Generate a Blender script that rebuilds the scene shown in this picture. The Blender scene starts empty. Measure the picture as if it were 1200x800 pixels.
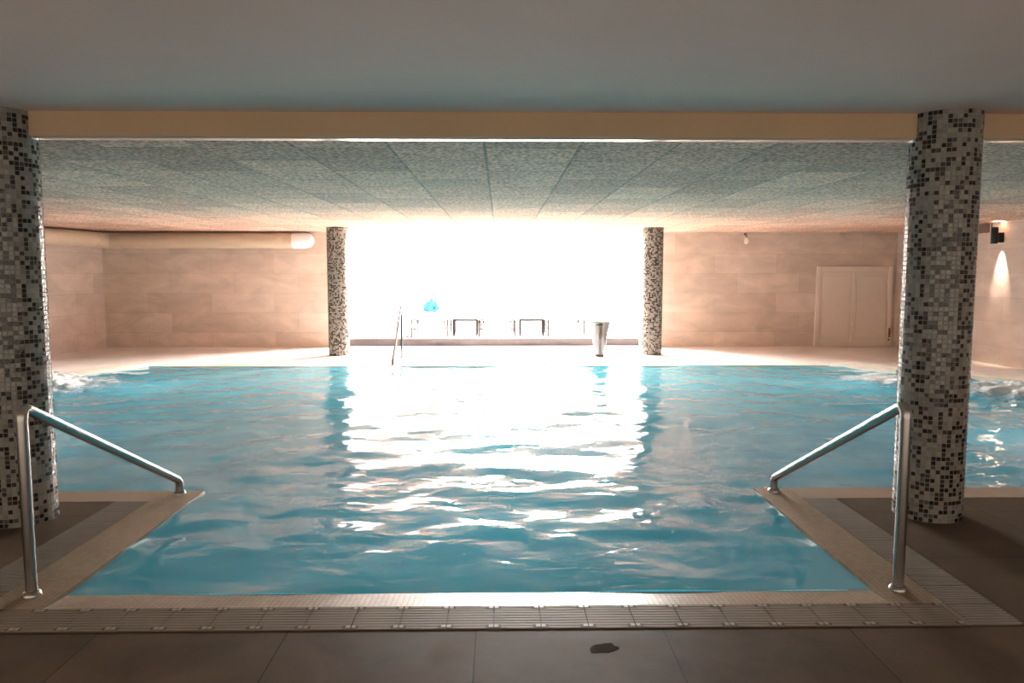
import bpy, bmesh, math, random
from mathutils import Vector, Matrix, noise
random.seed(7)
PI = math.pi
C = bpy.context.scene.collection
S = bpy.context.scene

# ------------------------------------------------------------------ camera, world, exposure
cam_d = bpy.data.cameras.new('camera'); cam = bpy.data.objects.new('camera', cam_d); C.objects.link(cam)
cam_d.sensor_width = 36; cam_d.lens = 36 * 880 / 1200
cam_d.clip_start = 0.05; cam_d.clip_end = 200
cam.location = (0, 0, 1.55)
cam.rotation_euler = (math.radians(90) - math.atan(78 / 880), 0, math.radians(-0.91))
S.camera = cam
S.view_settings.view_transform = 'Standard'; S.view_settings.look = 'None'
S.view_settings.gamma = 1; S.view_settings.use_curve_mapping = False
S.view_settings.exposure = 0.92

W = bpy.data.worlds.new('world'); S.world = W; W.use_nodes = True
bg = W.node_tree.nodes['Background']; bg.inputs[0].default_value = (1.0, 0.86, 0.72, 1); bg.inputs[1].default_value = 0.60

SKY = 12.0          # frosted skylight over the sunbed recess
FILL_PANE = 430.0     # added glowing pane in the recess, out of view above the opening
POOL_FILL = 20.0    # each added underwater fill light (W)
SPOT = 130.0
EMIT = (1.0, 0.97, 0.94)

# ------------------------------------------------------------------ materials
def nt(name):
    m = bpy.data.materials.new(name); m.use_nodes = True
    t = m.node_tree; b = t.nodes['Principled BSDF']
    return m, t, b
def mat(name, col, rough=.5, metal=0, spec=.5, bump=0, bscale=40, vary=0, vscale=6):
    m, t, b = nt(name)
    b.inputs['Base Color'].default_value = (*col, 1); b.inputs['Roughness'].default_value = rough
    b.inputs['Metallic'].default_value = metal; b.inputs['Specular IOR Level'].default_value = spec
    g = t.nodes.new('ShaderNodeNewGeometry')
    if vary:
        n = t.nodes.new('ShaderNodeTexNoise'); n.inputs['Scale'].default_value = vscale; n.inputs['Detail'].default_value = 6
        t.links.new(g.outputs['Position'], n.inputs['Vector'])
        r = t.nodes.new('ShaderNodeValToRGB')
        r.color_ramp.elements[0].position = .3; r.color_ramp.elements[1].position = .72
        r.color_ramp.elements[0].color = (*[c * (1 - vary) for c in col], 1)
        r.color_ramp.elements[1].color = (*[min(1, c * (1 + vary)) for c in col], 1)
        t.links.new(n.outputs['Fac'], r.inputs[0]); t.links.new(r.outputs[0], b.inputs['Base Color'])
    if bump:
        n = t.nodes.new('ShaderNodeTexNoise'); n.inputs['Scale'].default_value = bscale; n.inputs['Detail'].default_value = 4
        t.links.new(g.outputs['Position'], n.inputs['Vector'])
        bp = t.nodes.new('ShaderNodeBump'); bp.inputs['Strength'].default_value = bump; bp.inputs['Distance'].default_value = .01
        t.links.new(n.outputs['Fac'], bp.inputs['Height']); t.links.new(bp.outputs[0], b.inputs['Normal'])
    return m
def tiled(name, c1, c2, mortar, bw, rh, ms, axes, off=(0, 0), rough=.4, stag=.5, cloud=.25, cscale=1.2, cstretch=(1, 1, 1),
          bump=.3, bd=.004, grain=0, gscale=90, rough_var=0, spec=.5, tone=.35):
    """brick pattern in world metres; axes picks which world axes are u and v"""
    m, t, b = nt(name); L = t.links.new
    g = t.nodes.new('ShaderNodeNewGeometry'); sep = t.nodes.new('ShaderNodeSeparateXYZ'); L(g.outputs['Position'], sep.inputs[0])
    cmb = t.nodes.new('ShaderNodeCombineXYZ')
    for k in (0, 1):
        ad = t.nodes.new('ShaderNodeMath'); ad.operation = 'ADD'; ad.inputs[1].default_value = off[k] + 60 * (bw if k == 0 else rh)
        L(sep.outputs[axes[k]], ad.inputs[0]); L(ad.outputs[0], cmb.inputs[k])
    br = t.nodes.new('ShaderNodeTexBrick'); br.offset = stag; br.inputs['Scale'].default_value = 1
    br.inputs['Brick Width'].default_value = bw; br.inputs['Row Height'].default_value = rh
    br.inputs['Mortar Size'].default_value = ms; br.inputs['Mortar Smooth'].default_value = .3; br.inputs['Bias'].default_value = 0
    br.inputs['Color1'].default_value = (*c1, 1); br.inputs['Color2'].default_value = (*c2, 1); br.inputs['Mortar'].default_value = (*mortar, 1)
    L(cmb.outputs[0], br.inputs['Vector'])
    mp = t.nodes.new('ShaderNodeMapping'); mp.inputs['Scale'].default_value = cstretch; L(g.outputs['Position'], mp.inputs[0])
    n = t.nodes.new('ShaderNodeTexNoise'); n.inputs['Scale'].default_value = cscale; n.inputs['Detail'].default_value = 7
    n.inputs['Roughness'].default_value = .62; n.inputs['Distortion'].default_value = .6
    L(mp.outputs[0], n.inputs['Vector'])
    mr = t.nodes.new('ShaderNodeMapRange'); mr.inputs[1].default_value = .3; mr.inputs[2].default_value = .7
    mr.inputs[3].default_value = 1 - cloud; mr.inputs[4].default_value = 1 + cloud
    L(n.outputs['Fac'], mr.inputs[0])
    vm = t.nodes.new('ShaderNodeVectorMath'); vm.operation = 'SCALE'; L(br.outputs['Color'], vm.inputs[0]); L(mr.outputs[0], vm.inputs['Scale'])
    out = vm.outputs[0]
    if grain:
        n2 = t.nodes.new('ShaderNodeTexNoise'); n2.inputs['Scale'].default_value = gscale; n2.inputs['Detail'].default_value = 3
        L(g.outputs['Position'], n2.inputs['Vector'])
        m2 = t.nodes.new('ShaderNodeMapRange'); m2.inputs[1].default_value = .35; m2.inputs[2].default_value = .65
        m2.inputs[3].default_value = 1 - grain; m2.inputs[4].default_value = 1 + grain; L(n2.outputs['Fac'], m2.inputs[0])
        v2 = t.nodes.new('ShaderNodeVectorMath'); v2.operation = 'SCALE'; L(out, v2.inputs[0]); L(m2.outputs[0], v2.inputs['Scale']); out = v2.outputs[0]
    L(out, b.inputs['Base Color'])
    b.inputs['Roughness'].default_value = rough; b.inputs['Specular IOR Level'].default_value = spec
    if rough_var:
        m3 = t.nodes.new('ShaderNodeMapRange'); m3.inputs[1].default_value = .35; m3.inputs[2].default_value = .65
        m3.inputs[3].default_value = rough - rough_var; m3.inputs[4].default_value = rough + rough_var
        L(n.outputs['Fac'], m3.inputs[0]); L(m3.outputs[0], b.inputs['Roughness'])
    inv = t.nodes.new('ShaderNodeMath'); inv.operation = 'SUBTRACT'; inv.inputs[0].default_value = 1; L(br.outputs['Fac'], inv.inputs[1])
    h = inv.outputs[0]
    if grain:
        ma = t.nodes.new('ShaderNodeMath'); ma.operation = 'MULTIPLY_ADD'; ma.inputs[1].default_value = 1.2
        L(n2.outputs['Fac'], ma.inputs[0]); L(h, ma.inputs[2]); h = ma.outputs[0]
    bp = t.nodes.new('ShaderNodeBump'); bp.inputs['Strength'].default_value = bump; bp.inputs['Distance'].default_value = bd
    L(h, bp.inputs['Height']); L(bp.outputs[0], b.inputs['Normal'])
    return m

M = {}
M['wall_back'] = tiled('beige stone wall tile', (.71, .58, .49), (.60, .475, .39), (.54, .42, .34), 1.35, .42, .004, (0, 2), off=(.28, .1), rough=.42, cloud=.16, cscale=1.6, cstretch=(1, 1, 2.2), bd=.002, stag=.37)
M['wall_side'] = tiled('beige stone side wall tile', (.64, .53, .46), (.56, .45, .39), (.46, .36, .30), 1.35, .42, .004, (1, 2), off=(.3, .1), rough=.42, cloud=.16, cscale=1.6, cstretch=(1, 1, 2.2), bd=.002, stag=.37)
M['floor'] = tiled('brown stone floor tile', (.105, .070, .046), (.090, .060, .039), (.035, .025, .018), .82, .8, .003, (0, 1), off=(.107, .025), rough=.58, spec=.07, rough_var=.08, cloud=.38, cscale=2.3, bd=.002, stag=0)
M['deck_far'] = tiled('pale stone deck tile', (.77, .71, .68), (.73, .665, .63), (.60, .53, .49), .8, .8, .003, (0, 1), off=(.1, .3), rough=.32, cloud=.12, cscale=1.4, bd=.002, stag=0)
M['coping'] = tiled('small cream mosaic coping', (.33, .245, .16), (.26, .19, .12), (.17, .12, .08), .026, .026, .0025, (0, 1), spec=.3, rough=.34, cloud=.14, cscale=4, bd=.003, stag=0, bump=.6)
M['coping_pale'] = mat('pale coping stone', (.70, .62, .50), .35, vary=.06, vscale=3)
M['edge_strip'] = mat('smooth beige edge tile', (.29, .215, .155), .4, vary=.12, vscale=3)
M['panel_ceiling'] = tiled('wood wool ceiling panel', (.80, .53, .40), (.55, .365, .28), (.38, .30, .235), 1.2, .68, .012, (1, 0), off=(1.08, .108), rough=.9, cloud=.1, cscale=1.5, grain=.45, gscale=32, bd=.01, bump=.6, spec=.1)
M['smooth_ceiling'] = mat('painted plaster ceiling', (.88, .66, .57), .7, vary=.05, vscale=.9, spec=.25)
M['beam'] = mat('painted beige beam', (.60, .42, .26), .6, vary=.04, vscale=2, spec=.3)
M['trim'] = mat('white corner trim', (.9, .88, .84), .35)
M['trim_metal'] = mat('white metal edge bead', (.9, .88, .86), .16, .9)
M['white_wall'] = mat('white plaster', (.74, .72, .70), .7, vary=.02, vscale=1)
M['platform'] = tiled('grey stone platform', (.50, .42, .41), (.42, .36, .36), (.3, .25, .24), .6, .6, .004, (0, 1), rough=.45, cloud=.1, cscale=2)
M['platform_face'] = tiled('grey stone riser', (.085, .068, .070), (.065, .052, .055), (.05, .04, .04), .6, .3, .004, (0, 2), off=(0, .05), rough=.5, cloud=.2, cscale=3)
M['basin'] = tiled('pool basin tile', (.16, .62, .68), (.12, .55, .62), (.5, .7, .72), .1, .1, .004, (0, 1), rough=.3, stag=0)
M['steel'] = mat('brushed stainless steel', (.46, .43, .40), .27, 1)
M['polished'] = mat('polished stainless steel', (.13, .135, .14), .04, 1)
M['dark_metal'] = mat('black powder coat', (.012, .011, .010), .45)
M['duct'] = mat('cream painted duct', (.62, .49, .36), .45, vary=.03)
M['grate'] = mat('grey brown plastic grate', (.21, .155, .115), .6, spec=.25, vary=.12, vscale=5)
M['grate_side'] = mat('grey plastic grate', (.22, .18, .15), .6, spec=.25, vary=.1, vscale=5)
M['puddle'] = mat('wet brown stone', (.052, .034, .022), .8, spec=.02)
M['dark'] = mat('dark gutter', (.05, .04, .03), .6)
M['channel'] = mat('shaded gutter bed', (.07, .052, .04), .7)
M['clip'] = mat('beige grate clip', (.30, .235, .175), .4)
M['door'] = mat('cream door paint', (.80, .68, .585), .45, vary=.02)
M['brass'] = mat('aged brass', (.22, .14, .04), .4, .8)
M['vent_dark'] = mat('dark grille', (.13, .085, .07), .5)
M['vent_white'] = mat('white vent blades', (.80, .79, .77), .5)
M['vent_back'] = mat('vent shadow gap', (.05, .05, .05), .7)
M['sling'] = mat('white sling fabric', (.85, .83, .82), .8, bump=.1, bscale=200)
M['frame_grey'] = mat('grey powder coat', (.012, .01, .01), .5, spec=.1)
M['frame_pale'] = mat('pale powder coat', (.035, .03, .03), .5, spec=.1)
M['white_paint'] = mat('white glossy paint', (.9, .9, .9), .3)
M['bulb'] = mat('cream glass', (.92, .84, .72), .25)
M['lens'] = mat('lamp lens', (.8, .75, .7), .3)
M['slipper'] = mat('dark rubber', (.03, .03, .03), .6)

# towel: blue with white patches
m, t, b = nt('blue patterned towel')
w = t.nodes.new('ShaderNodeTexNoise'); w.inputs['Scale'].default_value = 9
g = t.nodes.new('ShaderNodeNewGeometry'); t.links.new(g.outputs['Position'], w.inputs[0])
r = t.nodes.new('ShaderNodeValToRGB'); r.color_ramp.elements[0].color = (.0, .05, .12, 1); r.color_ramp.elements[1].color = (.03, .35, .55, 1)
r.color_ramp.elements[0].position = .44; r.color_ramp.elements[1].position = .54
t.links.new(w.outputs['Fac'], r.inputs[0]); t.links.new(r.outputs[0], b.inputs['Base Color']); b.inputs['Roughness'].default_value = .9
M['towel'] = m

# mosaic: one random colour per tile cell (tile index is stored in the UVs)
m, t, b = nt('mosaic column tile'); L = t.links.new
uv = t.nodes.new('ShaderNodeUVMap'); fl = t.nodes.new('ShaderNodeVectorMath'); fl.operation = 'FLOOR'; L(uv.outputs[0], fl.inputs[0])
wn = t.nodes.new('ShaderNodeTexWhiteNoise'); wn.noise_dimensions = '2D'; L(fl.outputs[0], wn.inputs['Vector'])
cr = t.nodes.new('ShaderNodeValToRGB'); cr.color_ramp.interpolation = 'CONSTANT'
stops = [(0, (.29, .265, .225)), (.16, (.24, .225, .195)), (.31, (.33, .30, .255)), (.44, (.22, .21, .19)), (.56, (.29, .25, .21)),
         (.60, (.016, .011, .009)), (.72, (.035, .024, .018)), (.83, (.012, .010, .010)), (.90, (.06, .042, .034)), (.96, (.085, .085, .09))]
for i, (p, c) in enumerate(stops):
    e = cr.color_ramp.elements[i] if i < 2 else cr.color_ramp.elements.new(p)
    e.position = p; e.color = (*c, 1)
L(wn.outputs['Value'], cr.inputs[0]); L(cr.outputs[0], b.inputs['Base Color'])
b.inputs['Roughness'].default_value = .16
M['mosaic'] = m
M['grout'] = mat('pale grout', (.30, .27, .23), .7)

# skylight (frosted glass with daylight behind it)
m = bpy.data.materials.new('frosted skylight glass'); m.use_nodes = True; t = m.node_tree; t.nodes.clear()
o_ = t.nodes.new('ShaderNodeOutputMaterial'); e_ = t.nodes.new('ShaderNodeEmission'); e_.inputs[0].default_value = (*EMIT, 1); e_.inputs[1].default_value = SKY
t.links.new(e_.outputs[0], o_.inputs[0]); M['skylight'] = m
M['fill_pane'] = m.copy(); M['fill_pane'].name = 'added fill light pane'; M['fill_pane'].node_tree.nodes['Emission'].inputs[1].default_value = FILL_PANE  # stronger copy of the glow for the added fill pane

# water: milky turquoise body (diffuse + translucent) under a clear reflecting skin
m = bpy.data.materials.new('turquoise pool water'); m.use_nodes = True; t = m.node_tree; t.nodes.clear(); L = t.links.new
o_ = t.nodes.new('ShaderNodeOutputMaterial')
d_ = t.nodes.new('ShaderNodeBsdfDiffuse'); tr = t.nodes.new('ShaderNodeBsdfTranslucent')
gl = t.nodes.new('ShaderNodeBsdfGlossy'); gl.inputs['Roughness'].default_value = .03; gl.inputs['Color'].default_value = (1, 1, 1, 1)
fr = t.nodes.new('ShaderNodeFresnel'); fr.inputs['IOR'].default_value = 1.38
g = t.nodes.new('ShaderNodeNewGeometry')
nz = t.nodes.new('ShaderNodeTexNoise'); nz.inputs['Scale'].default_value = .5; nz.inputs['Detail'].default_value = 3; L(g.outputs['Position'], nz.inputs[0])
cr = t.nodes.new('ShaderNodeValToRGB'); cr.color_ramp.elements[0].position = .35; cr.color_ramp.elements[1].position = .65
cr.color_ramp.elements[0].color = (.075, .36, .44, 1); cr.color_ramp.elements[1].color = (.12, .44, .52, 1)
L(nz.outputs['Fac'], cr.inputs[0]); L(cr.outputs[0], d_.inputs[0]); L(cr.outputs[0], tr.inputs[0])
mp = t.nodes.new('ShaderNodeMapping'); mp.inputs['Scale'].default_value = (1, 1.4, 1); L(g.outputs['Position'], mp.inputs[0])
n1 = t.nodes.new('ShaderNodeTexNoise'); n1.inputs['Scale'].default_value = 4.2; n1.inputs['Detail'].default_value = 1.2; n1.inputs['Distortion'].default_value = .6; L(mp.outputs[0], n1.inputs[0])
bp = t.nodes.new('ShaderNodeBump'); bp.inputs['Strength'].default_value = .55; bp.inputs['Distance'].default_value = .017; L(n1.outputs['Fac'], bp.inputs['Height'])
L(bp.outputs[0], gl.inputs['Normal']); L(bp.outputs[0], fr.inputs['Normal'])
m1 = t.nodes.new('ShaderNodeMixShader'); m1.inputs[0].default_value = .5; L(d_.outputs[0], m1.inputs[1]); L(tr.outputs[0], m1.inputs[2])
m2 = t.nodes.new('ShaderNodeMixShader'); L(fr.outputs[0], m2.inputs[0]); L(m1.outputs[0], m2.inputs[1]); L(gl.outputs[0], m2.inputs[2])
L(m2.outputs[0], o_.inputs[0]); M['water'] = m

# foam
m, t, b = nt('white water foam'); L = t.links.new
b.inputs['Base Color'].default_value = (.86, .88, .88, 1); b.inputs['Roughness'].default_value = .35
at_ = t.nodes.new('ShaderNodeAttribute'); at_.attribute_name = 'cover'
n1 = t.nodes.new('ShaderNodeTexNoise'); n1.inputs['Scale'].default_value = 7; n1.inputs['Detail'].default_value = 8; n1.inputs['Distortion'].default_value = 1.5; n1.inputs['Roughness'].default_value = .65
g = t.nodes.new('ShaderNodeNewGeometry'); L(g.outputs['Position'], n1.inputs[0])
a1 = t.nodes.new('ShaderNodeMath'); a1.operation = 'ADD'; L(n1.outputs['Fac'], a1.inputs[0]); L(at_.outputs['Fac'], a1.inputs[1])
mr = t.nodes.new('ShaderNodeMapRange'); mr.inputs[1].default_value = .85; mr.inputs[2].default_value = 1.35; mr.inputs[3].default_value = 0; mr.inputs[4].default_value = .9
L(a1.outputs[0], mr.inputs[0]); L(mr.outputs[0], b.inputs['Alpha'])
M['foam'] = m

# ------------------------------------------------------------------ helpers
def obj(name, bm, m, parent=None, smooth=False, bevel=0):
    bmesh.ops.recalc_face_normals(bm, faces=bm.faces[:])
    me = bpy.data.meshes.new(name); bm.to_mesh(me); bm.free()
    me.materials.append(M[m] if isinstance(m, str) else m)
    if smooth:
        for p in me.polygons: p.use_smooth = True
        try: me.set_sharp_from_angle(angle=math.radians(40))
        except Exception: pass
    o = bpy.data.objects.new(name, me); C.objects.link(o)
    if parent: o.parent = parent
    if bevel:
        bv = o.modifiers.new('bevel', 'BEVEL'); bv.width = bevel; bv.segments = 2; bv.limit_method = 'ANGLE'
    return o
def thing(name, label, cat, loc=(0, 0, 0), rz=0, group=None):
    o = bpy.data.objects.new(name, None); C.objects.link(o); o.location = loc; o.rotation_euler = (0, 0, rz)
    return tag(o, label, cat, group)
def tag(o, label, cat, group=None, kind=None):
    o['label'] = label; o['category'] = cat
    if group: o['group'] = group
    if kind: o['kind'] = kind
    return o
def struct(name, bm, m, **k):
    o = obj(name, bm, m, **k)
    if not k.get('parent'): o['kind'] = 'structure'
    return o
def box(bm, x0, x1, y0, y1, z0, z1):
    r = bmesh.ops.create_cube(bm, size=1)
    for v in r['verts']:
        v.co = Vector(((x0 + x1) / 2 + v.co.x * (x1 - x0), (y0 + y1) / 2 + v.co.y * (y1 - y0), (z0 + z1) / 2 + v.co.z * (z1 - z0)))
    return r['verts']
def prism(bm, pts, z0, z1):
    b_ = [bm.verts.new((x, y, z0)) for x, y in pts]; t_ = [bm.verts.new((x, y, z1)) for x, y in pts]
    bm.faces.new(b_[::-1]); bm.faces.new(t_)
    n = len(pts)
    for i in range(n): bm.faces.new((b_[i], b_[(i + 1) % n], t_[(i + 1) % n], t_[i]))
def lathe(bm, prof, n=32, c=(0, 0, 0), caps=True):
    rings = []
    for r, z in prof:
        rings.append([bm.verts.new((c[0] + r * math.cos(2 * PI * i / n), c[1] + r * math.sin(2 * PI * i / n), c[2] + z)) for i in range(n)])
    for a, b_ in zip(rings, rings[1:]):
        for i in range(n): bm.faces.new((a[i], a[(i + 1) % n], b_[(i + 1) % n], b_[i]))
    if caps: bm.faces.new(rings[0][::-1]); bm.faces.new(rings[-1])
def round_path(pts, rad, seg=6):
    pts = [Vector(p) for p in pts]; out = [pts[0]]
    for a, p, b_ in zip(pts, pts[1:], pts[2:]):
        u = (a - p).normalized(); v = (b_ - p).normalized()
        d = min(rad, (a - p).length * .45, (b_ - p).length * .45)
        s, e = p + u * d, p + v * d
        for k in range(seg + 1):
            q = k / seg; out.append(s * (1 - q) ** 2 + p * 2 * q * (1 - q) + e * q * q)
    out.append(pts[-1]); return out
def tube(bm, pts, r, n=12):
    pts = [Vector(p) for p in pts]; rings = []
    d0 = (pts[1] - pts[0]).normalized()
    up = Vector((0, 0, 1)) if abs(d0.z) < .9 else Vector((1, 0, 0))
    nrm = (up - d0 * up.dot(d0)).normalized()
    for i, p in enumerate(pts):
        d = (pts[min(i + 1, len(pts) - 1)] - pts[max(i - 1, 0)]).normalized()
        nrm = (nrm - d * nrm.dot(d)).normalized(); bn = d.cross(nrm)
        rr = r[i] if isinstance(r, (list, tuple)) else r
        rings.append([bm.verts.new(p + nrm * math.cos(2 * PI * k / n) * rr + bn * math.sin(2 * PI * k / n) * rr) for k in range(n)])
    for a, b_ in zip(rings, rings[1:]):
        for k in range(n): bm.faces.new((a[k], a[(k + 1) % n], b_[(k + 1) % n], b_[k]))
    bm.faces.new(rings[0][::-1]); bm.faces.new(rings[-1])
def copy_tree(o, parent=None):
    c = o.copy(); C.objects.link(c); c.parent = parent
    for ch in list(o.children): copy_tree(ch, c)
    return c
def bmn(): return bmesh.new()

# ------------------------------------------------------------------ the setting
ZC = 2.46                 # panel ceiling
ZS = 2.54                 # smooth ceiling in front
YB = 4.70                 # beam face
PX0, PX1 = -2.13, 1.85    # near bay of the pool
PY0, PY1, PY2 = 3.60, 5.33, 12.74
pool = [(PX0, PY0), (PX1, PY0), (PX1, PY1), (8.0, PY1), (8.0, 9.2), (7.46, 10.45), (7.06, 11.1), (6.28, 11.73), (5.65, PY2),
        (-5.96, PY2), (-6.55, 11.52), (-7.3, 10.7), (-7.9, 9.4), (-7.9, PY1), (PX0, PY1)]
WL = [(-9.6, -1.5), (-9.6, 10.6), (-8.95, 13.5), (-8.45, 16.2)]
WR = 8.58; YW = 16.2
RX0, RX1 = -3.3, 3.05     # recess opening

def offset_poly(p, d):
    out = []; n = len(p)
    for i in range(n):
        a, b_, c = Vector(p[i - 1]), Vector(p[i]), Vector(p[(i + 1) % n])
        n1 = Vector(((b_ - a).y, -(b_ - a).x)).normalized(); n2 = Vector(((c - b_).y, -(c - b_).x)).normalized()
        k = (n1 + n2); k = k / max(k.dot(n1), .3)
        out.append((b_.x + k.x * d, b_.y + k.y * d))
    return out
def ring_fill(bm, outer, inner, z):
    es = []
    for loop in (outer, inner):
        vs = [bm.verts.new((x, y, z)) for x, y in loop]
        es += [bm.edges.new((vs[i], vs[(i + 1) % len(vs)])) for i in range(len(vs))]
    bmesh.ops.triangle_fill(bm, use_beauty=True, use_dissolve=False, edges=es)
def inside(x, y, p):
    c = False; n = len(p)
    for i in range(n):
        (x1, y1), (x2, y2) = p[i], p[(i + 1) % n]
        if (y1 > y) != (y2 > y) and x < (x2 - x1) * (y - y1) / (y2 - y1) + x1: c = not c
    return c
# floor: brown foreground paving and a pale far deck
SPLIT = 9.6
cop_w = .25
cut = offset_poly(pool, .20)
bm = bmn()
prism(bm, [(-9.6, -1.5), (WR, -1.5), (WR, 3.175), (-9.6, 3.175)], -.12, 0)
prism(bm, [(2.33, 3.175), (WR, 3.175), (WR, 5.08), (2.33, 5.08)], -.12, 0)
prism(bm, [(-9.6, 3.175), (-2.64, 3.175), (-2.64, 5.08), (-9.6, 5.08)], -.12, 0)
struct('floor', bm, 'floor')
bm = bmn()
prism(bm, [(8.0, 5.08), (WR, 5.08), (WR, 9.2), (8.0, 9.2)], -.12, 0)
prism(bm, [(8.0, 9.2), (WR, 9.2), (WR, YW), (5.65, YW), (5.65, PY2), (6.28, 11.73), (7.06, 11.1), (7.46, 10.45)], -.12, 0)
prism(bm, [(-5.96, PY2), (5.65, PY2), (5.65, YW + .25), (-5.96, YW + .25)], -.12, 0)
prism(bm, [(-5.96, PY2), (-5.96, YW), (-8.45, YW), (-8.95, 13.5), (-9.6, 10.6), (-9.6, 9.4), (-7.9, 9.4), (-7.3, 10.7), (-6.55, 11.52)], -.12, 0)
prism(bm, [(-9.6, 5.08), (-7.9, 5.08), (-7.9, 9.4), (-9.6, 9.4)], -.12, 0)
struct('floor', bm, 'deck_far')
bm = bmn(); vs = []
for k in range(28):
    a = 2 * PI * k / 28; rr = .05 * (1 + .45 * noise.noise(Vector((math.cos(a) * 1.6, math.sin(a) * 1.6, 4))))
    vs.append((.425 + rr * 1.1 * math.cos(a) + .02 * math.sin(a), 3.0 + rr * .9 * math.sin(a)))
prism(bm, vs, 0.0, .0012)
tag(obj('water_puddle', bm, 'puddle'), 'small dark wet patch on the brown paving in front of the grates', 'puddle')
# gutter bed under grates
bm = bmn()
prism(bm, [(-2.64, 3.175), (2.33, 3.175), (2.33, 3.405), (-2.64, 3.405)], -.12, -.03)
prism(bm, [(2.10, 3.405), (2.33, 3.405), (2.33, 5.08), (2.10, 5.08)], -.12, -.03)
prism(bm, [(-2.64, 3.405), (-2.41, 3.405), (-2.41, 5.08), (-2.64, 5.08)], -.12, -.03)
struct('gutter_channel', bm, 'channel')
# coping of the near bay (small mosaic)
bm = bmn()
prism(bm, [(-2.41, 3.405), (PX0, 3.405), (PX0, PY0), (-2.41, PY0)], -.12, .002)
prism(bm, [(PX1, 3.405), (2.10, 3.405), (2.10, PY0), (PX1, PY0)], -.12, .002)
prism(bm, [(PX0, 3.405), (PX1, 3.405), (PX1, PY0), (PX0, PY0)], -.12, .002)
for v in bm.verts[-8:]:
    if v.co.z > 0 and v.co.y > 3.5: v.co.z = -.019
prism(bm, [(PX1, PY0), (2.10, PY0), (2.10, PY1), (PX1, PY1)], -.12, .002)
prism(bm, [(-2.41, PY0), (PX0, PY0), (PX0, PY1), (-2.41, PY1)], -.12, .002)
struct('trim_1', bm, 'coping')
bm = bmn()
prism(bm, [(2.10, 5.08), (8.0, 5.08), (8.0, PY1), (2.10, PY1)], -.12, .002)
prism(bm, [(-7.9, 5.08), (-2.41, 5.08), (-2.41, PY1), (-7.9, PY1)], -.12, .002)
struct('trim_2', bm, 'edge_strip')
# far coping and the raised pale coping on both slanted corners
bm = bmn()
prism(bm, [(-5.9, PY2), (5.6, PY2), (5.6, PY2 + .28), (-5.9, PY2 + .28)], .0, .005)
struct('trim_3', bm, 'coping_pale')
def slab(name, pts, w, h):
    n = len(pts); bm = bmn(); out = []
    for i, p in enumerate(pts):
        a = Vector(pts[max(i - 1, 0)]); b_ = Vector(pts[min(i + 1, n - 1)]); d = (b_ - a).normalized(); nn = Vector((d.y, -d.x))
        out.append((p[0] + nn.x * w, p[1] + nn.y * w))
    for i in range(n - 1):
        prism(bm, [pts[i], pts[i + 1], out[i + 1], out[i]], 0.0, h)
    bmesh.ops.remove_doubles(bm, verts=bm.verts[:], dist=.0005)
    return struct(name, bm, 'coping_pale')
slab('trim_4', [(8.0, 9.2), (7.46, 10.45), (7.06, 11.1), (6.28, 11.73), (5.65, PY2)], .30, .05)
slab('trim_5', [(-5.96, PY2), (-6.55, 11.52), (-7.3, 10.7), (-7.9, 9.4)], .30, .05)

# pool basin
bm = bmn()
lo = [bm.verts.new((x, y, -1.35)) for x, y in pool]; hi = [bm.verts.new((x, y, -.121)) for x, y in pool]
for i in range(len(pool)): bm.faces.new((lo[i], lo[(i + 1) % len(pool)], hi[(i + 1) % len(pool)], hi[i]))
bm.faces.new(lo)
struct('pool_basin', bm, 'basin')

# walls
def wall_strip(name, pts, z0, z1, th, m, side):
    bm = bmn(); n = len(pts)
    for i in range(n - 1):
        a, b_ = Vector(pts[i]), Vector(pts[i + 1]); d = (b_ - a).normalized(); nn = Vector((-d.y, d.x)) * side * th
        prism(bm, [tuple(a), tuple(b_), tuple(b_ + nn), tuple(a + nn)], z0, z1)
    return struct(name, bm, m)
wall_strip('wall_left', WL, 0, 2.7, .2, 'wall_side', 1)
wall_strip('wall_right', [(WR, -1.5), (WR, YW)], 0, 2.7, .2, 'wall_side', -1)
bm = bmn(); prism(bm, [(-8.7, YW), (RX0, YW), (RX0, YW + .25), (-8.7, YW + .25)], 0, 2.7); struct('wall_back', bm, 'wall_back')
bm = bmn(); prism(bm, [(RX1, YW), (WR + .2, YW), (WR + .2, YW + .25), (RX1, YW + .25)], 0, 2.7); struct('wall_back', bm, 'wall_back')
# thin dark gap where left/back walls meet the ceiling is the gap above the duct
bm = bmn(); prism(bm, [(-9.8, YB + .09), (WR + .2, YB + .09), (WR + .2, YW + .25), (-8.7, YW + .25), (-9.8, 10)], ZC, ZC + .25); struct('ceiling', bm, 'panel_ceiling')
bm = bmn(); box(bm, -9.8, WR + .2, -1.5, YB, ZS, ZS + .15); struct('ceiling', bm, 'smooth_ceiling')
bm = bmn(); box(bm, -9.6, WR, YB, YB + .09, 2.392, ZS + .15); struct('ceiling_beam', bm, 'beam')
bm = bmn(); box(bm, -9.6, WR, YB + .035, YB + .105, 2.384, 2.392); struct('trim_6', bm, 'trim_metal')

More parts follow.
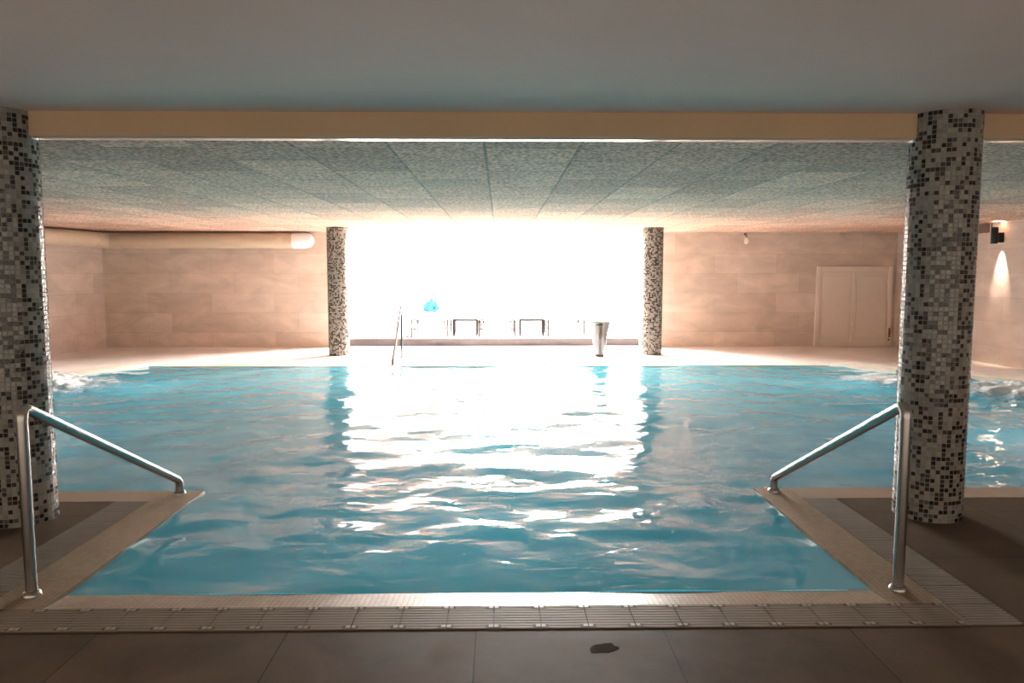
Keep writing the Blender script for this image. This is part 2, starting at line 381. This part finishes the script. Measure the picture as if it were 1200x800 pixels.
# sunbed recess: raised platform, white walls, skylight
back = [(RX0, 17.35), (-2.15, 18.7), (-1.2, 19.1), (RX1 + .25, 19.1)]
bm = bmn(); prism(bm, [(RX0, 16.45), (RX1, 16.45), (RX1, 19.1), (-1.2, 19.1), (-2.15, 18.7), (RX0, 17.35)], .0, .165)
plat = struct('platform_step', bm, 'platform')
bm = bmn(); box(bm, RX0 + .002, RX1 - .002, 16.435, 16.45, 0, .15); struct('trim_7', bm, 'platform_face')
bm = bmn(); prism(bm, [(RX0, YW + .25), (RX0, 17.35), (-2.15, 18.7), (-1.2, 19.1), (RX1, 19.1), (RX1, 19.3), (-1.25, 19.3), (-2.3, 18.85), (-3.5, 17.45), (-3.5, YW + .25)], 0.0, 3.7)
struct('wall_recess', bm, 'white_wall')
bm = bmn(); box(bm, RX1, RX1 + .2, YW + .25, 19.3, 0, 3.7); struct('wall_recess_right', bm, 'white_wall')
bm = bmn(); box(bm, RX0 - .2, RX1 + .2, YW + .02, YW + .25, ZC + .25, 3.7); struct('wall_recess_front', bm, 'white_wall')
bm = bmn()
prism(bm, [(RX0 + .02, 17.36), (-2.15, 18.69), (-1.2, 19.09), (1.0, 19.09), (1.0, 18.97), (-1.15, 18.97), (-2.08, 18.58), (-3.17, 17.3)], 2.02, 2.10)
struct('trim_8', bm, 'white_wall')
bm = bmn(); box(bm, RX0 - .2, RX1 + .2, YW + .02, 19.3, 3.7, 3.8)
struct('ceiling', bm, 'white_wall')
t = bpy.data.objects.new('window_1', None); C.objects.link(t); t['kind'] = 'structure'
bm = bmn(); box(bm, -3.1, 2.85, 16.7, 18.7, 3.672, 3.68); obj('glow_pane', bm, 'skylight', t)
bm = bmn()
for x in (-3.14, -1.15, .85, 2.85): box(bm, x, x + .04, 16.66, 18.74, 3.65, 3.7)
for y in (16.66, 18.7): box(bm, -3.1, 2.85, y, y + .04, 3.65, 3.7)
obj('pane_frame', bm, 'white_paint', t)

t = bpy.data.objects.new('added_fill_pane', None); C.objects.link(t); t['kind'] = 'structure'  # unseen glowing pane, added to throw more light into the pool hall
bm = bmn(); box(bm, -1.1, 2.95, 19.07, 19.075, 2.72, 3.55); obj('glow_pane', bm, 'fill_pane', t)
bm = bmn()
for x in (-1.14, .2, 1.56, 2.95): box(bm, x, x + .04, 19.04, 19.1, 2.68, 3.59)
for z in (2.68, 3.55): box(bm, -1.1, 2.95, 19.04, 19.1, z, z + .04)
obj('pane_frame', bm, 'white_paint', t)

# door with two recessed panels (back wall, right)
t = bpy.data.objects.new('door_1', None); C.objects.link(t); t['kind'] = 'structure'; t.location = (6.83, YW, 0)
dw, dh = 1.66, 1.735
bm = bmn(); box(bm, .0, .09, -.05, 0, .03, dh); box(bm, dw - .09, dw, -.05, 0, .03, dh); box(bm, .09, dw - .09, -.05, 0, dh - .12, dh)
box(bm, .09, dw - .09, -.05, 0, .03, .13); box(bm, dw / 2 - .055, dw / 2 + .015, -.062, 0, .13, dh - .12)
obj('door_frame', bm, 'door', t, bevel=.008)
for a, b2 in ((.13, dw / 2 - .09), (dw / 2 + .06, dw - .13)):
    bm = bmn(); box(bm, a - .04, b2 + .04, -.02, 0, .13, dh - .12)
    box(bm, a, b2, -.034, -.02, .2, dh - .2)
    obj('door_panel', bm, 'door', t, bevel=.006)
bm = bmn(); box(bm, dw - .05, dw - .025, -.085, -.05, .2, .40); tube(bm, [(dw - .038, -.085, .26), (dw - .038, -.085, .34)], .018)
tube(bm, [(dw - .05, -.07, .13), (dw - .05, -.07, .17)], .016)
obj('door_handle', bm, 'brass', t)
bm = bmn(); box(bm, 6.83, 8.49, YW - .03, YW, .0, .03); struct('trim_9', bm, 'door')

# ------------------------------------------------------------------ mosaic columns
def column(x, y, r, z1, label, seed, cut_tiles=1.0):
    pitch = .0282; n = round(2 * PI * r / pitch); rows = int(z1 / pitch); ph = z1 / rows
    t = thing('mosaic_column', label, 'column', (x, y, 0), 0, 'round mosaic columns of the pool hall')
    bm = bmn(); lathe(bm, [(r - .0022, 0), (r - .0022, z1)], n); obj('grout_core', bm, 'grout', t, smooth=True)
    bm = bmn(); uvl = bm.loops.layers.uv.new('UVMap'); rnd = random.Random(seed)
    g_ = .06
    for j in range(rows):
        for i in range(n):
            q = []
            tilt = [rnd.uniform(-.0007, .0007) for _ in range(4)]
            for (du, dv, rr) in ((g_, g_, r - .0022), (1 - g_, g_, r - .0022), (1 - g_, 1 - g_, r - .0022), (g_, 1 - g_, r - .0022),
                                 (g_ + .05, g_ + .05, r), (1 - g_ - .05, g_ + .05, r), (1 - g_ - .05, 1 - g_ - .05, r), (g_ + .05, 1 - g_ - .05, r)):
                rr += tilt[len(q) - 4] if len(q) >= 4 else 0
                a = 2 * PI * (i + du) / n
                q.append(bm.verts.new((rr * math.cos(a), rr * math.sin(a), (j + dv) * ph)))
            for idx in ((4, 5, 6, 7), (0, 1, 5, 4), (1, 2, 6, 5), (2, 3, 7, 6), (3, 0, 4, 7)):
                f = bm.faces.new([q[k] for k in idx])
                for l in f.loops: l[uvl].uv = (i + .5 + seed * 100, j + .5)
    obj('mosaic_tiles', bm, 'mosaic', t)
    return t
column(-3.06, 4.74, .205, ZS, 'dark and grey mosaic column at the left edge of the photo, behind a handrail', 1)
column(2.78, 4.74, .205, ZS, 'nearest right mosaic column standing on the brown floor behind the right handrail', 2)
column(-3.13, 14.6, .20, ZC, 'far left mosaic column beyond the pool, beside the end of the duct', 3)
column(2.97, 14.64, .20, ZC, 'far right mosaic column beyond the pool, right of the steel fountain', 4)

# ------------------------------------------------------------------ water
poly_in = offset_poly(pool, -.003)
st = .045
def wave(x, y):
    v = Vector((x * 1.5 - .45 * y, y * 2.1 + .2 * x, 0))
    a = noise.noise(v) * .024
    b_ = noise.noise(Vector((x * 2.9 - .9 * y, y * 4.0 + .5 * x, 5.2))) * .0115
    c = noise.noise(Vector((x * 6.5 + 1.1 * y, y * 9.5, 9.1))) * .0030
    near = 1.0
    j = 0
    for jx, jy, jr in ((-6.6, 10.3, 1.6), (6.6, 9.9, 1.9)):
        d = math.hypot(x - jx, (y - jy)) / jr
        if d < 1.6:
            j += math.exp(-d * d * 1.6) * (noise.noise(Vector((x * 4, y * 5, 3))) * .06 + noise.noise(Vector((x * 11, y * 12, 3))) * .03)
    edge = min(1, max(.45, (y - PY0) / .8))
    return (a + b_ + c) * edge + j - .016 + .012 * max(0, min(1, (y - 10.5) / 2))
bm = bmn(); vmap = {}
xs = int(16.2 / st); ys = int((PY2 - PY0) / st) + 1
def gv(i, j):
    k = (i, j)
    if k not in vmap:
        x = -8.05 + i * st; y = PY0 + (PY2 - PY0) * j / ys
        vmap[k] = bm.verts.new((x, y, wave(x, y)))
    return vmap[k]
big = offset_poly(pool, .02)
for i in range(xs):
    for j in range(ys):
        x = -8.05 + (i + .5) * st; y = PY0 + (PY2 - PY0) * (j + .5) / ys
        if inside(x, y, big): bm.faces.new((gv(i, j), gv(i + 1, j), gv(i + 1, j + 1), gv(i, j + 1)))
wat = obj('pool_water', bm, 'water', smooth=True)
if sum(p.normal.z for p in wat.data.polygons) < 0: wat.data.flip_normals()
for p in wat.data.polygons: p.use_smooth = True
tag(wat, 'rippled turquoise water filling the indoor pool, bright reflection down its middle', 'water', kind='stuff')

# jacuzzi foam
def foam(cx, cy, rx, ry, hgt, label, seed, bumps=()):
    bm = bmn(); n = 90; m_ = 70; V = {}
    cov = bm.verts.layers.float.new('cover')
    for i in range(n + 1):
        for j in range(m_ + 1):
            u = i / n * 2 - 1; v = j / m_ * 2 - 1
            x = cx + u * rx; y = cy + v * ry
            d = math.hypot(u, v); f = max(0, 1 - d * d)
            t_ = noise.turbulence(Vector((x * 2.6, y * 2.6, seed)), 4, True)
            z = wave(x, y) + .004 + f * hgt * (.25 + .9 * t_)
            for bx, by, br, bh in bumps:
                q = ((x - bx) ** 2 + (y - by) ** 2) / br ** 2
                z += bh * math.exp(-q) * (.7 + .5 * t_)
            vv = bm.verts.new((x, y, z)); vv[cov] = f * .85 + (.35 * t_ - .1); V[i, j] = (vv, x, y, d)
    for i in range(n):
        for j in range(m_):
            c = [V[i, j], V[i + 1, j], V[i + 1, j + 1], V[i, j + 1]]
            if min(q[3] for q in c) < 1 and inside(c[0][1], c[0][2], pool) and inside(c[2][1], c[2][2], pool): bm.faces.new([q[0] for q in c])
    bmesh.ops.delete(bm, geom=[v for v in bm.verts if not v.link_faces], context='VERTS')
    o = obj('water_foam', bm, 'foam')
    if sum(p.normal.z for p in o.data.polygons) < 0: o.data.flip_normals()
    for p in o.data.polygons: p.use_smooth = True
    return tag(o, label, 'foam', kind='stuff')
foam(-6.55, 10.45, 1.5, 1.3, .10, 'white bubbling foam by the left corner of the pool beside the left column', 1.3, ((-6.85, 10.95, .35, .17),))
foam(6.9, 9.9, 1.25, 1.1, .09, 'white churning foam at the right side of the pool, right of the near column', 4.7)
foam(5.75, 11.05, .95, .55, .05, 'thin white bubbles at the far right corner of the pool, left of the near column', 8.1)

# ------------------------------------------------------------------ drain grates
def grate_module(name, L_, Wd, along, m, label, group, clips, gap=.0034):
    """bars run along x; L_ size in x, Wd size in y"""
    bm = bmn(); th = .010
    nb = max(6, int(Wd / .0235)); p = Wd / nb
    for k in range(nb):
        box(bm, .0018, L_ - .0018, k * p + gap, (k + 1) * p - gap, -.006, .004)
    for x in (.012, L_ / 2 - .004, L_ - .020):
        box(bm, x, x + .008, .004, Wd - .004, -.03, -.004)
    o = obj(name, bm, m); tag(o, label, 'drain grate', group)
    if clips:
        for y in (.012, Wd - .032):
            b2 = bmn(); box(b2, L_ - .022, L_ - .003, y, y + .020, -.004, .0065); c = obj('joint_clip', b2, 'clip', o)
            b2 = bmn(); box(b2, L_ - .036, L_ - .024, y, y + .022, -.003, .0052); obj('clip_slot', b2, 'dark', c)
            b2 = bmn(); box(b2, .003, .020, y, y + .020, -.004, .0065); c = obj('joint_clip', b2, 'clip', o)
            b2 = bmn(); box(b2, .022, .032, y, y + .022, -.003, .0052); obj('clip_slot', b2, 'dark', c)
    return o
g0 = grate_module('drain_grate', .21, .23, 'x', 'grate', 'ribbed brown drain grate in the row along the front edge of the pool', 'front row of drain grates', True, .0024)
ORD = 'first second third fourth fifth sixth seventh eighth ninth tenth eleventh twelfth thirteenth fourteenth fifteenth sixteenth seventeenth eighteenth nineteenth twentieth twenty-first twenty-second'.split()
for k in range(21):
    o = g0 if k == 0 else copy_tree(g0)
    o.location = (-2.34 + .21 * k, 3.175, 0)
    if k < 10: o['label'] = 'ribbed brown drain grate in the front row, %s from its left end' % ORD[k]
    elif k == 10: o['label'] = 'ribbed brown drain grate in the very middle of the front row'
    else: o['label'] = 'ribbed brown drain grate in the front row, %s from its right end' % ORD[20 - k]
for (xx, side) in ((2.10, 'right'), (-2.64, 'left')):
    g1 = grate_module('drain_grate', .23, .207, 'y', 'grate_side', 'ribbed grey drain grate in the row running along the %s side of the near bay' % side, '%s row of drain grates' % side, False, .0042)
    for k in range(9):
        o = g1 if k == 0 else copy_tree(g1)
        o.location = (xx, 3.18 + k * .2111, 0)
        o['label'] = 'ribbed grey drain grate in the %s side row, %s back from the front corner' % (side, ORD[k])
# cover plates that close the ends of the front channel
bm = bmn(); box(bm, -2.41, -2.342, 3.178, 3.402, -.03, .003); box(bm, 2.072, 2.10, 3.178, 3.402, -.03, .003); struct('trim_10', bm, 'grate')

# ------------------------------------------------------------------ handrails
def handrail(x, y0, y1, top, end_z, r, label, name='handrail', lean=0, group=None, m='steel'):
    t = thing(name, label, 'handrail', (x, y0, 0), 0, group)
    bm = bmn()
    tube(bm, round_path([(0, 0, 0), (lean, 0, top), (lean, y1 - y0, end_z), (lean, y1 - y0, 0)], .075, 8), r, 16)
    obj('rail_tube', bm, m, t, smooth=True)
    for (fx, fy) in ((0, 0), (lean, y1 - y0)):
        bm = bmn(); lathe(bm, [(r + .018, .0), (r + .018, .006), (r + .010, .020), (r + .002, .024)], 20, (fx, fy, .002))
        fl_ = obj('floor_flange', bm, 'steel', t, smooth=True)
    return t
handrail(-2.275, 3.56, 5.25, .93, .10, .0265, 'bent stainless steel handrail on the left coping, in front of the left column', lean=.0)
handrail(1.965, 3.56, 5.25, .93, .10, .0265, 'bent stainless steel handrail on the right coping, in front of the right column', lean=.0)
handrail(-1.845, 14.06, 12.85, 1.0, .08, .021, 'thin steel entry handrail at the far edge of the pool, seen end-on left of centre', m='polished')

# ------------------------------------------------------------------ steel fountain (tapered water blade)
t = thing('pool_fountain', 'polished steel water fountain on a tapered stand at the far pool edge', 'fountain', (1.89, 14.2, 0))
def lathe_e(bm, prof, n=40, sy=.8):
    lathe(bm, prof, n)
    for v in bm.verts: v.co.y *= sy
bm = bmn(); lathe_e(bm, [(.105, .0), (.105, .012), (.085, .03), (.082, .05), (.088, .07), (.10, .12), (.118, .22), (.135, .33), (.150, .43), (.165, .53), (.185, .61), (.20, .66)])
obj('tapered_body', bm, 'polished', t, smooth=True)
bm = bmn(); lathe_e(bm, [(.13, 0), (.13, .01), (.10, .016)], 32); obj('base_plate', bm, 'steel', t, smooth=True)
bm = bmn(); prism(bm, [(-.24, -.2), (.14, -.2), (.40, -.06), (.40, .06), (.14, .2), (-.24, .2)], .66, .685); obj('top_plate', bm, 'steel', t, bevel=.004)
bm = bmn(); box(bm, -.10, .05, -.172, -.14, .60, .612); obj('spout_slot', bm, 'steel', t)

# ------------------------------------------------------------------ sunbeds and side tables on the platform
def sunbed(x, label):
    t = thing('sun_lounger', label, 'sun lounger', (x, 16.75, .165), 0, 'white sun loungers on the platform')
    w = .40; r = .013
    for s in (-1, 1):
        for y in (.02, 1.35):
            bm = bmn(); tube(bm, [(s * w, y, 0), (s * w, y, .31)], .016, 10); obj('leg', bm, 'frame_pale', t, smooth=True)
        bm = bmn()
        tube(bm, round_path([(s * w, .05, .30), (s * w, .06, .375), (s * (w - .08), .30, .385), (s * (w - .135), .42, .18)], .09, 6), .019, 10)
        obj('armrest', bm, 'frame_grey', t, smooth=True)
        bm = bmn(); tube(bm, [(s * (w - .07), .0, .17), (s * (w - .07), 1.4, .20)], .016, 10); tube(bm, [(s * w, .02, .19), (s * (w - .07), .02, .18)], .012, 8); tube(bm, [(s * w, 1.35, .19), (s * (w - .07), 1.35, .19)], .012, 8)
        obj('side_rail', bm, 'frame_pale', t, smooth=True)
    bm = bmn()
    for (ya, za, yb, zb) in ((-.04, .20, .3, .225), (.3, .225, .95, .215)):
        v = [bm.verts.new(p) for p in ((-.32, ya, za), (.32, ya, za), (.32, yb, zb), (-.32, yb, zb))]; bm.faces.new(v)
    bmesh.ops.remove_doubles(bm, verts=bm.verts[:], dist=.001)
    o = obj('seat', bm, 'sling', t); s_ = o.modifiers.new('s', 'SOLIDIFY'); s_.thickness = .05; s_.offset = 1
    bm = bmn(); v = [bm.verts.new(p) for p in ((-.32, .97, .22), (.32, .97, .22), (.32, 1.45, .60), (-.32, 1.45, .60))]; bm.faces.new(v)
    o = bk = obj('backrest', bm, 'sling', t); s_ = o.modifiers.new('s', 'SOLIDIFY'); s_.thickness = .05; s_.offset = 1
    bm = bmn(); tube(bm, round_path([(-.34, .93, .2), (-.34, 1.47, .61), (.34, 1.47, .61), (.34, .93, .2)], .06), .014, 10); obj('back_frame', bm, 'frame_pale', bk, smooth=True)
    return t
sunbed(-1.58, 'white sun lounger on the platform with a blue towel on its backrest')
sunbed(-.07, 'white sun lounger in the middle, between the two small side tables')
sunbed(1.48, 'white sun lounger on the platform beside the steel fountain')
def side_table(x, label):
    t = thing('side_table', label, 'side table', (x, 17.0, .165), 0, 'square side tables on the platform')
    bm = bmn(); box(bm, -.275, .275, 0, .5, .345, .385); obj('table_top', bm, 'frame_grey', t, bevel=.003)
    for sx in (-1, 1):
        for y in (.02, .48):
            bm = bmn(); box(bm, sx * .262 - .018, sx * .262 + .018, y - .018, y + .018, 0, .365); obj('leg', bm, 'frame_grey' if y < .3 else 'frame_pale', t)
        bm = bmn(); box(bm, sx * .262 - .012, sx * .262 + .012, .038, .462, .01, .03); obj('stretcher', bm, 'frame_pale', t)
    return t
side_table(-.79, 'square grey side table between the lounger with the towel and the middle lounger')
side_table(.72, 'square grey side table between the middle lounger and the right lounger')

# crumpled blue towel on the first lounger
bm = bmn(); n = 26
gr = [[None] * (n + 1) for _ in range(n + 1)]
for i in range(n + 1):
    for j in range(n + 1):
        u, v = i / n, j / n
        x = -.24 + u * .40 + .04 * noise.noise(Vector((u * 5, v * 5, 1))); y = -.05 + v * .22
        e = math.sin(PI * u) ** .4 * math.sin(PI * v) ** .5
        z = e * (.02 + .30 * abs(noise.noise(Vector((u * 4.2, v * 3.2, 2.6)))) + .09 * math.sin(PI * u) ** 2)
        gr[i][j] = bm.verts.new((x, y, z))
for i in range(n):
    for j in range(n): bm.faces.new((gr[i][j], gr[i + 1][j], gr[i + 1][j + 1], gr[i][j + 1]))
tw = obj('towel', bm, 'towel', smooth=True); tw.location = (-1.60, 18.02, .73)
tw.rotation_euler = (math.radians(38), 0, 0)
s_ = tw.modifiers.new('s', 'SOLIDIFY'); s_.thickness = .012
tag(tw, 'crumpled blue towel lying on the backrest of the left lounger', 'towel')

bm = bmn(); prism(bm, [(0, 0), (.05, -.03), (.16, -.035), (.24, -.02), (.25, .03), (.15, .045), (.04, .035)], 0, .02)
sl = thing('slipper', 'small flat dark slipper on the platform left of the first lounger', 'slipper', (-2.20, 16.68, .165))
obj('sole', bm, 'slipper', sl, bevel=.004)
bm = bmn(); tube(bm, round_path([(.12, -.035, .015), (.15, 0, .045), (.14, .04, .015)], .03), .008, 8); obj('strap', bm, 'slipper', sl, smooth=True)

# ------------------------------------------------------------------ white vent on recess back wall
t = thing('wall_vent', 'square white louvred vent high on the bright recess wall', 'vent', (2.35, 19.1, 1.20))
t.location = (2.35, 19.1, .93)
bm = bmn(); box(bm, -.37, .37, -.006, -.001, .0, .74); obj('back_plate', bm, 'vent_back', t)
bm = bmn()
for (a, b2, c, d) in ((-.40, -.36, -.03, .77), (.36, .40, -.03, .77)): box(bm, a, b2, -.04, 0, c, d)
for z in (-.03, .73): box(bm, -.36, .36, -.04, 0, z, z + .04)
fr_ = obj('frame', bm, 'vent_white', t)
for k in range(12):
    bm = bmn(); z = .02 + k * .06
    v = box(bm, -.36, .36, -.035, -.008, z, z + .042)
    obj('louvre', bm, 'vent_white', fr_)

# ------------------------------------------------------------------ duct along left and back wall
RD = .165; ZD = 2.27
t = thing('air_duct', 'round cream air duct running under the ceiling along the left and back walls', 'duct', (-8.3, 15.9, ZD))
o0 = Vector((-8.3, 15.9, ZD))
bm = bmn(); tube(bm, [(-8.78 - 8.3 * -1 - .0, 0, 0), (0, 0, 0)], .01, 3); bm.free()
px = Vector((-8.24, 16.0, ZD))
bm = bmn(); tube(bm, [Vector((-9.35, 10.6, ZD)) - o0, Vector((-8.72, 13.5, ZD)) - o0, Vector((-8.30, 15.70, ZD)) - o0], RD, 28); obj('side_pipe', bm, 'duct', t, smooth=True)
bm = bmn(); tube(bm, round_path([Vector((-8.32, 15.6, ZD)) - o0, Vector((-8.25, 16.0, ZD)) - o0, Vector((-7.9, 16.0, ZD)) - o0], .3, 8), RD + .008, 28); obj('elbow', bm, 'duct', t, smooth=True)
bm = bmn(); tube(bm, [Vector((-7.95, 16.0, ZD)) - o0, Vector((-4.35, 16.0, ZD)) - o0], RD, 28); obj('back_pipe', bm, 'duct', t, smooth=True)
bm = bmn(); tube(bm, [Vector((-4.75, 16.0, ZD)) - o0, Vector((-4.52, 16.0, ZD)) - o0], RD + .008, 28); obj('coupling', bm, 'duct', t, smooth=True)
bm = bmn(); tube(bm, [Vector((-4.35, 16.0, ZD)) - o0, Vector((-4.1, 16.0, ZD)) - o0, Vector((-3.98, 16.0, ZD)) - o0, Vector((-3.92, 16.0, ZD)) - o0], [RD + .006, RD + .006, RD - .03, .06], 28); obj('end_cap', bm, 'white_paint', t, smooth=True)
for x in (-7.0, -5.4):
    bm = bmn(); box(bm, x - .02, x + .02, 15.97, 16.19, ZD + .13, ZC - .015)
    for v in bm.verts: v.co -= o0
    obj('bracket', bm, 'duct', t)

# ------------------------------------------------------------------ sconce, grille, small wall lamp
SX, SY, SZ = WR, 12.78, 2.22
t = thing('wall_sconce', 'black cylinder up-and-down wall light on the right wall', 'wall light', (SX, SY, SZ))
bm = bmn(); lathe(bm, [(.052, -.14), (.056, -.13), (.056, .13), (.052, .14)], 28, (-.15, 0, 0), caps=False); obj('lamp_body', bm, 'dark_metal', t, smooth=True)
bm = bmn(); box(bm, -.10, 0, -.03, .03, -.12, .05); obj('wall_mount', bm, 'dark_metal', t, bevel=.006)
bm = bmn(); lathe(bm, [(.05, -.006), (.05, 0)], 24, (-.15, 0, 0)); obj('inner_plate', bm, 'dark_metal', t)
for s, e in ((-1, SPOT), (1, SPOT * .12)):
    ld = bpy.data.lights.new('sconce_beam', 'SPOT'); ld.energy = e; ld.spot_size = math.radians(48 if s < 0 else 110); ld.spot_blend = 1.0; ld.shadow_soft_size = .02; ld.color = (1, .80, .62)
    lo_ = bpy.data.objects.new('sconce_beam', ld); C.objects.link(lo_); lo_.parent = t
    lo_.location = (-.095, 0, s * .145); 
    lo_.rotation_euler = (0, math.radians(-12), 0) if s < 0 else (PI, 0, 0)
t = thing('wall_grille', 'dark brown two-panel grille high on the right wall beside the column', 'grille', (WR, 13.08, 2.29))
bm = bmn(); box(bm, -.02, 0, .0, 1.2, 0, .16)
obj('grille_frame', bm, 'vent_dark', t)
for y in (.0, .45, .85): 
    bm = bmn(); box(bm, -.027, -.02, y, y + .02, 0, .16); obj('divider', bm, 'duct', t)
for k in range(5):
    bm = bmn(); box(bm, -.026, -.02, .02, 1.2, .02 + k * .028, .03 + k * .028); obj('slat', bm, 'vent_dark', t)
t = thing('globe_lamp', 'small cream wall lamp with a brown stem high on the back wall', 'wall light', (5.27, YW, 2.30))
bm = bmn(); tube(bm, round_path([(0, 0, .12), (0, -.09, .12), (0, -.09, .03)], .03), .013, 12); obj('stem', bm, 'vent_dark', t, smooth=True)
bm = bmn(); lathe(bm, [(.008, -.10), (.035, -.085), (.052, -.05), (.05, -.01), (.03, .03), (.014, .045)], 24, (0, -.09, 0)); obj('glass_globe', bm, 'bulb', t, smooth=True)
bm = bmn(); tube(bm, [(0, -.0, .12), (0, -.015, .12)], .03, 20); obj('wall_plate', bm, 'vent_dark', t)

# ------------------------------------------------------------------ unseen underwater fill lights, added to brighten the water
for (x, y, wh) in ((-5, 7.0, 'near left'), (0, 7.0, 'middle'), (5, 7.0, 'near right'), (-5, 10.6, 'far left'), (0, 10.6, 'far middle'), (5, 10.6, 'far right'), (-.1, 4.7, 'front bay')):
    t = thing('pool_fill', 'added unseen fill light on the %s part of the pool floor, under the water' % wh, 'fill light', (x, y, -1.35), 0, 'added underwater fill lights')
    bm = bmn(); lathe(bm, [(.14, 0), (.14, .02), (.11, .035)], 28); obj('steel_ring', bm, 'steel', t, smooth=True)
    ld = bpy.data.lights.new('pool_fill_light', 'POINT'); ld.energy = POOL_FILL * (.45 if y < 5 else 1); ld.color = (.85, .97, 1); ld.shadow_soft_size = .25
    lo_ = bpy.data.objects.new('pool_fill_light', ld); C.objects.link(lo_); lo_.parent = t; lo_.location = (0, 0, .5)
